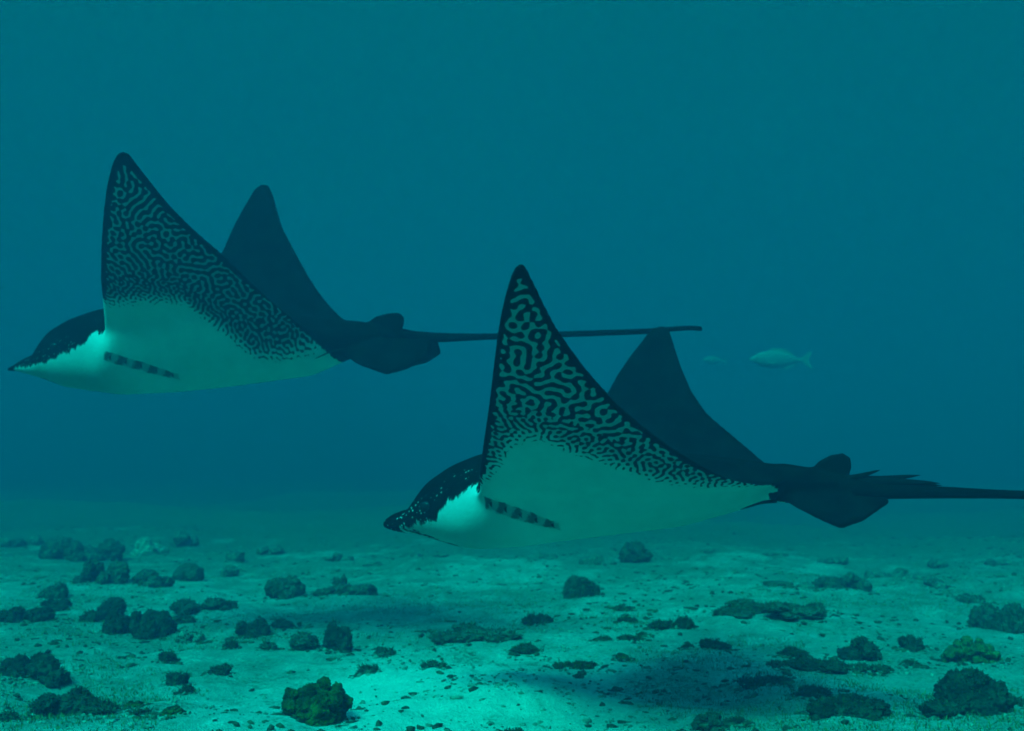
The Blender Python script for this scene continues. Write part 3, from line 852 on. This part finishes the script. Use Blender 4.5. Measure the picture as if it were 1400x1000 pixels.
def build_rocks():
    mats = {
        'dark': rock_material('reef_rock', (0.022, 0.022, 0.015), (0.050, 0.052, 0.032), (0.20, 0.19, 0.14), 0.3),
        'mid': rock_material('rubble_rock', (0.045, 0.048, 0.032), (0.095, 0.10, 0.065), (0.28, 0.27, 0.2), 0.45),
        'hazy': rock_material('haze_paled_rock', (0.095, 0.098, 0.075), (0.16, 0.16, 0.12), (0.3, 0.29, 0.23), 0.5),
        'pale': rock_material('pale_rock', (0.22, 0.22, 0.17), (0.34, 0.33, 0.26), (0.6, 0.6, 0.5), 0.7),
        'green': rock_material('green_coral', (0.020, 0.026, 0.010), (0.07, 0.085, 0.014), (0.24, 0.26, 0.04), 0.55),
        'olive': rock_material('olive_coral', (0.06, 0.066, 0.022), (0.11, 0.12, 0.03), (0.2, 0.2, 0.07), 0.4),
    }
    for i, (x, y, w, h, kind, mt, label, grp) in enumerate(ROCKS):
        g = on_sand(x, y); D = g[1]
        if y < 828 and mt == 'dark': mt = 'mid'  # farther dark rocks get a paler colour, haze painted into it
        if grp == 'hazy': mt = 'hazy'                    # rocks of the far flat, haze painted in as a paler colour
        wm = w / F_PX * D * 1.02; hm = h / F_PX * D
        deep = wm * (0.36 if kind == 'ledge' else 0.48)
        level = 6 if w > 55 and y > 890 else 5 if w > 26 else 4
        if kind == 'block' or w < 22: V, Fc = rock_shape(kind, min(level, 5), 100 + i)
        else: V, Fc = rock_cluster(kind, 5 if (w > 80 and y > 960) else 4 if w > 40 else 3, 100 + i)
        # the foot in the photograph is the front edge: centre lies half a depth behind it
        cy_ = g[1] + deep * 0.75; cx = g[0] * cy_ / g[1]
        z = float(terrain(cx, cy_)[0])
        hm = max(0.45 * hm, CAM_H - (y - h - 640) / F_PX * cy_ - z)      # its top, seen over the same spot of sand
        V = V * np.array([wm / 2, deep, hm])
        name = 'coral_head' if kind == 'knob' else 'rock'
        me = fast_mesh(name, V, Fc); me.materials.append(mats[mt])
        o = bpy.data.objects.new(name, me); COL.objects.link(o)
        o.location = (cx, cy_, z - 0.01 * hm)
        o.rotation_euler = (0, 0, random.uniform(-0.25, 0.25))
        if label: tag(o, label, 'coral' if kind == 'knob' else 'rock')
        elif grp == 'stones': tag(o, SM, 'stone', 'small stones scattered on the sand')
        else: tag(o, 'hazy rock lying far off where the sand fades into murk', 'rock', 'far rocks fading in the murk')

def build_rubble():
    V0, F0 = ico(1) if False else (None, None)
    bm = bmesh.new(); bmesh.ops.create_icosphere(bm, subdivisions=1, radius=1.0); bm.verts.ensure_lookup_table()
    V0 = np.array([v.co[:] for v in bm.verts]); F0 = np.array([[v.index for v in f.verts] for f in bm.faces]); bm.free()
    for name, n, mat, lo, hi, label in (
        ('coral_rubble', 24000, rock_material('rubble_bits', (0.16, 0.16, 0.12), (0.30, 0.29, 0.22), (0.55, 0.53, 0.44), 0.5), 0.0018, 0.011, 'fine pale coral rubble strewn over the sand'),
        ('dark_rubble', 13000, rock_material('dark_bits', (0.04, 0.042, 0.028), (0.09, 0.095, 0.05), (0.2, 0.2, 0.12), 0.4), 0.002, 0.016, 'fine dark weedy rubble strewn over the sand')):
        y = 1.7 + 9.5 * rng.random(n * 3) ** 1.7
        x = (rng.random(n * 3) * 2 - 1) * (0.62 * y + 0.3)
        P = np.stack([x, y, 0 * x], 1)
        keep = (noise(P, 1.9, 31 if name[0] == 'c' else 37) + 0.5 * noise(P, 5, 33) + rng.normal(size=len(x)) * 0.45) > 0.02
        P = P[keep][:n]
        feet = np.array([(o.location.x, o.location.y, o.dimensions.x) for o in COL.objects if o.name.split('.')[0] in ('rock', 'coral_head') and o.location.y < 6])
        j = rng.integers(0, len(feet), n // 3); th = rng.random(len(j)) * 6.28; rr = feet[j, 2] * (0.30 + 0.55 * rng.random(len(j)) ** 2)
        P = np.vstack([P, np.stack([feet[j, 0] + rr * np.cos(th), feet[j, 1] + 0.6 * rr * np.sin(th) - 0.01, 0 * rr], 1)]); n_ = len(P)
        s = lo + (hi - lo) * rng.random(n_) ** 4
        P[:, 2] = terrain(P[:, 0], P[:, 1])
        ang = rng.random(n_) * 6.28
        base = V0[None] * (1 + 0.28 * rng.normal(size=(n_, len(V0), 1)).clip(-1.5, 1.5))
        base = base * (s[:, None] * np.stack([rng.uniform(0.8, 1.9, n_), rng.uniform(0.6, 1.0, n_), rng.uniform(0.45, 0.8, n_)], 1))[:, None, :]
        ca, sa = np.cos(ang)[:, None], np.sin(ang)[:, None]
        xr = base[..., 0] * ca - base[..., 1] * sa; yr = base[..., 0] * sa + base[..., 1] * ca
        Vv = np.stack([xr, yr, base[..., 2]], 2) + P[:, None, :]
        Ff = (F0[None] + (np.arange(n_) * len(V0))[:, None, None]).reshape(-1, 3)
        me = fast_mesh(name, Vv.reshape(-1, 3), Ff); me.materials.append(mat)
        o = bpy.data.objects.new(name, me); COL.objects.link(o)
        tag(o, label, 'rubble', kind='stuff')
    # turf algae: short curled blades in patches
    n = 36000
    y = 1.9 + 4.6 * rng.random(n * 3) ** 1.4; x = (rng.random(n * 3) * 2 - 1) * (0.6 * y + 0.2)
    P = np.stack([x, y, 0 * x], 1)
    keep = (noise(P, 1.4, 41) + 0.7 * noise(P, 4.2, 43)) > 0.22
    P = P[keep][:n]; n_ = len(P)
    P[:, 2] = terrain(P[:, 0], P[:, 1]) - 0.002
    hgt = rng.uniform(0.005, 0.016, n_); w = rng.uniform(0.001, 0.0022, n_); ang = rng.random(n_) * 6.28
    dx, dy = np.cos(ang), np.sin(ang); lean = rng.uniform(-0.7, 0.7, (n_, 2)) * hgt[:, None]
    A_ = P + np.stack([dx * w, dy * w, 0 * w], 1); B_ = P - np.stack([dx * w, dy * w, 0 * w], 1)
    M_ = P + np.stack([lean[:, 0] * 0.4, lean[:, 1] * 0.4, hgt * 0.6], 1)
    Tt = P + np.stack([lean[:, 0], lean[:, 1], hgt], 1)
    Vv = np.stack([A_, B_, M_ - np.stack([dx * w, dy * w, 0 * w], 1) * 0.7, M_ + np.stack([dx * w, dy * w, 0 * w], 1) * 0.7, Tt], 1).reshape(-1, 3)
    k = (np.arange(n_) * 5)[:, None]
    Ff = np.concatenate([k + np.array([[0, 1, 2]]), k + np.array([[0, 2, 3]]), k + np.array([[3, 2, 4]])])
    me = fast_mesh('turf_algae', Vv, Ff); me.materials.append(simple_mat('turf', (0.11, 0.13, 0.05), 0.8, 0.1))
    o = bpy.data.objects.new('turf_algae', me); COL.objects.link(o)
    tag(o, 'short fuzzy turf algae growing on the sand', 'algae', kind='stuff')

def build_weed():
    """short shaggy weed on the nearer rocks"""
    Ps, Ns = [], []
    for o in COL.objects:
        if o.name.split('.')[0] != 'rock' or o.location.y > 5.2: continue
        me = o.data; n = len(me.vertices)
        co = np.empty(n * 3, np.float32); me.vertices.foreach_get('co', co); co = co.reshape(-1, 3)
        nr = np.empty(n * 3, np.float32); me.vertex_normals.foreach_get('vector', nr); nr = nr.reshape(-1, 3)
        m = np.where((nr[:, 2] > -0.2) & (co[:, 2] > 0.0))[0]
        k = int(min(1100, 220 + 9000 * o.dimensions.x ** 1.5))
        j = rng.choice(m, min(k, len(m)), replace=False)
        ca, sa = math.cos(o.rotation_euler.z), math.sin(o.rotation_euler.z)
        Rz = np.array([[ca, -sa, 0], [sa, ca, 0], [0, 0, 1]])
        Ps.append(co[j] @ Rz.T + np.array(o.location)); Ns.append(nr[j] @ Rz.T)
    P = np.vstack(Ps).astype(float); N = np.vstack(Ns).astype(float); n = len(P)
    L = rng.uniform(0.004, 0.013, n)[:, None]; w = rng.uniform(0.0010, 0.0026, n)[:, None]
    D = N + rng.normal(size=(n, 3)) * 0.55; D /= np.linalg.norm(D, axis=1)[:, None]
    S = np.cross(D, rng.normal(size=(n, 3))); S /= np.linalg.norm(S, axis=1)[:, None]
    B = P - N * 0.002; M = P + D * L * 0.55; T = P + D * L + rng.normal(size=(n, 3)) * L * 0.3
    V = np.stack([B + S * w, B - S * w, M - S * w, M + S * w, T], 1).reshape(-1, 3)
    k = (np.arange(n) * 5)[:, None]
    Fq = np.concatenate([k + np.array([[0, 1, 2]]), k + np.array([[0, 2, 3]]), k + np.array([[3, 2, 4]])])
    me = fast_mesh('rock_weed', V, Fq); me.materials.append(simple_mat('weed', (0.05, 0.056, 0.028), 0.85, 0.1))
    o = bpy.data.objects.new('rock_weed', me); COL.objects.link(o)
    tag(o, 'short shaggy dark weed growing on the rocks', 'weed', kind='stuff')

# ------------------------------------------------------------------ fish
def build_fish(px, length, dist, yaw, label, mat, finmat, eye_mat):
    P = CP + pix(px)[0] * dist
    n = 26; xs = np.linspace(0, 1, n)
    hh = np.interp(xs, [0, 0.06, 0.2, 0.4, 0.6, 0.8, 0.92, 1], [0.012, 0.055, 0.125, 0.165, 0.14, 0.07, 0.035, 0.03])
    ww = hh * np.interp(xs, [0, 0.3, 1], [0.7, 0.5, 0.35])
    th = np.linspace(0, 2 * math.pi, 20, endpoint=False)
    bag = Bag()
    bag.loft([np.stack([np.full(20, -0.5 + x), w * np.cos(th), h * np.sin(th)], 1) for x, h, w in zip(xs, hh, ww)])
    root = bpy.data.objects.new('fish', None); COL.objects.link(root); root.empty_display_size = 0.1
    root.location = P; root.rotation_euler = (0, 0, yaw); root.scale = (length,) * 3
    mesh_obj('body', bag.V, bag.F, mat, root)
    def fin(name, poly, t=0.008):
        poly = np.array([(x, 0, z) for x, z in poly]); b = Bag(); s = np.array([0, t, 0]); b.slab(poly - s, poly + s)
        return mesh_obj(name, b.V, b.F, finmat, root, smooth=False)
    fin('tail_fin', [(0.47, 0.03), (0.62, 0.15), (0.66, 0.145), (0.585, 0.0), (0.66, -0.145), (0.62, -0.15), (0.47, -0.03)])
    fin('dorsal_fin', [(-0.18, 0.14), (-0.08, 0.21), (0.12, 0.195), (0.33, 0.10), (0.30, 0.07), (-0.1, 0.14)])
    fin('anal_fin', [(0.10, -0.12), (0.16, -0.18), (0.33, -0.09), (0.30, -0.06)])
    for side in (1, -1):
        f = fin('pectoral_fin', [(-0.2, -0.01), (-0.06, 0.02), (-0.04, -0.05), (-0.18, -0.06)], 0.004)
        f.location = (0, 0.07 * side, -0.02)
        bmx = bmesh.new(); bmesh.ops.create_uvsphere(bmx, u_segments=12, v_segments=8, radius=0.018)
        em = bpy.data.meshes.new('eye'); bmx.to_mesh(em); bmx.free(); em.materials.append(eye_mat); em.shade_smooth()
        e = bpy.data.objects.new('eye', em); COL.objects.link(e); e.parent = root; e.location = (-0.38, 0.048 * side, 0.025)
    tag(root, label, 'fish')

build_seabed()
spine = simple_mat('dark_skin', (0.005, 0.005, 0.006), 0.7, 0.05)
eye_m = simple_mat('eye_dark', (0.01, 0.01, 0.012), 0.15, 0.5)
r1 = build_ray(RAY_NEAR, skin_material('ray_skin_near', (0.64, 0.64, 0.61), -0.12, 0.016, 0.55, 0.8), spine, eye_m)
tag(r1, 'black eagle ray with bold pale maze pattern, gliding just above the sand', 'ray', 'eagle rays gliding over the sand')
r2 = build_ray(RAY_FAR, skin_material('ray_skin_far', (0.64, 0.64, 0.61), -0.42, 0.026, 0.42, 0.3), spine, eye_m)
tag(r2, 'fainter eagle ray with finer maze pattern, swimming higher above the seabed', 'ray', 'eagle rays gliding over the sand')
build_rocks()
build_rubble()
build_weed()
silver = simple_mat('fish_silver', (0.16, 0.165, 0.16), 0.4, 0.5)
finm = simple_mat('fish_fin', (0.2, 0.2, 0.18), 0.5, 0.3)
build_fish((1062, 492), 0.74, 13.0, 0.12, 'pale silvery fish hovering in the murk above the ray\'s tail', silver, finm, eye_m)
build_fish((975, 493), 0.36, 15.0, 0.35, 'tiny ghostly fish barely visible next to the wing tip', silver, finm, eye_m)
build_water()
build_water_surface()
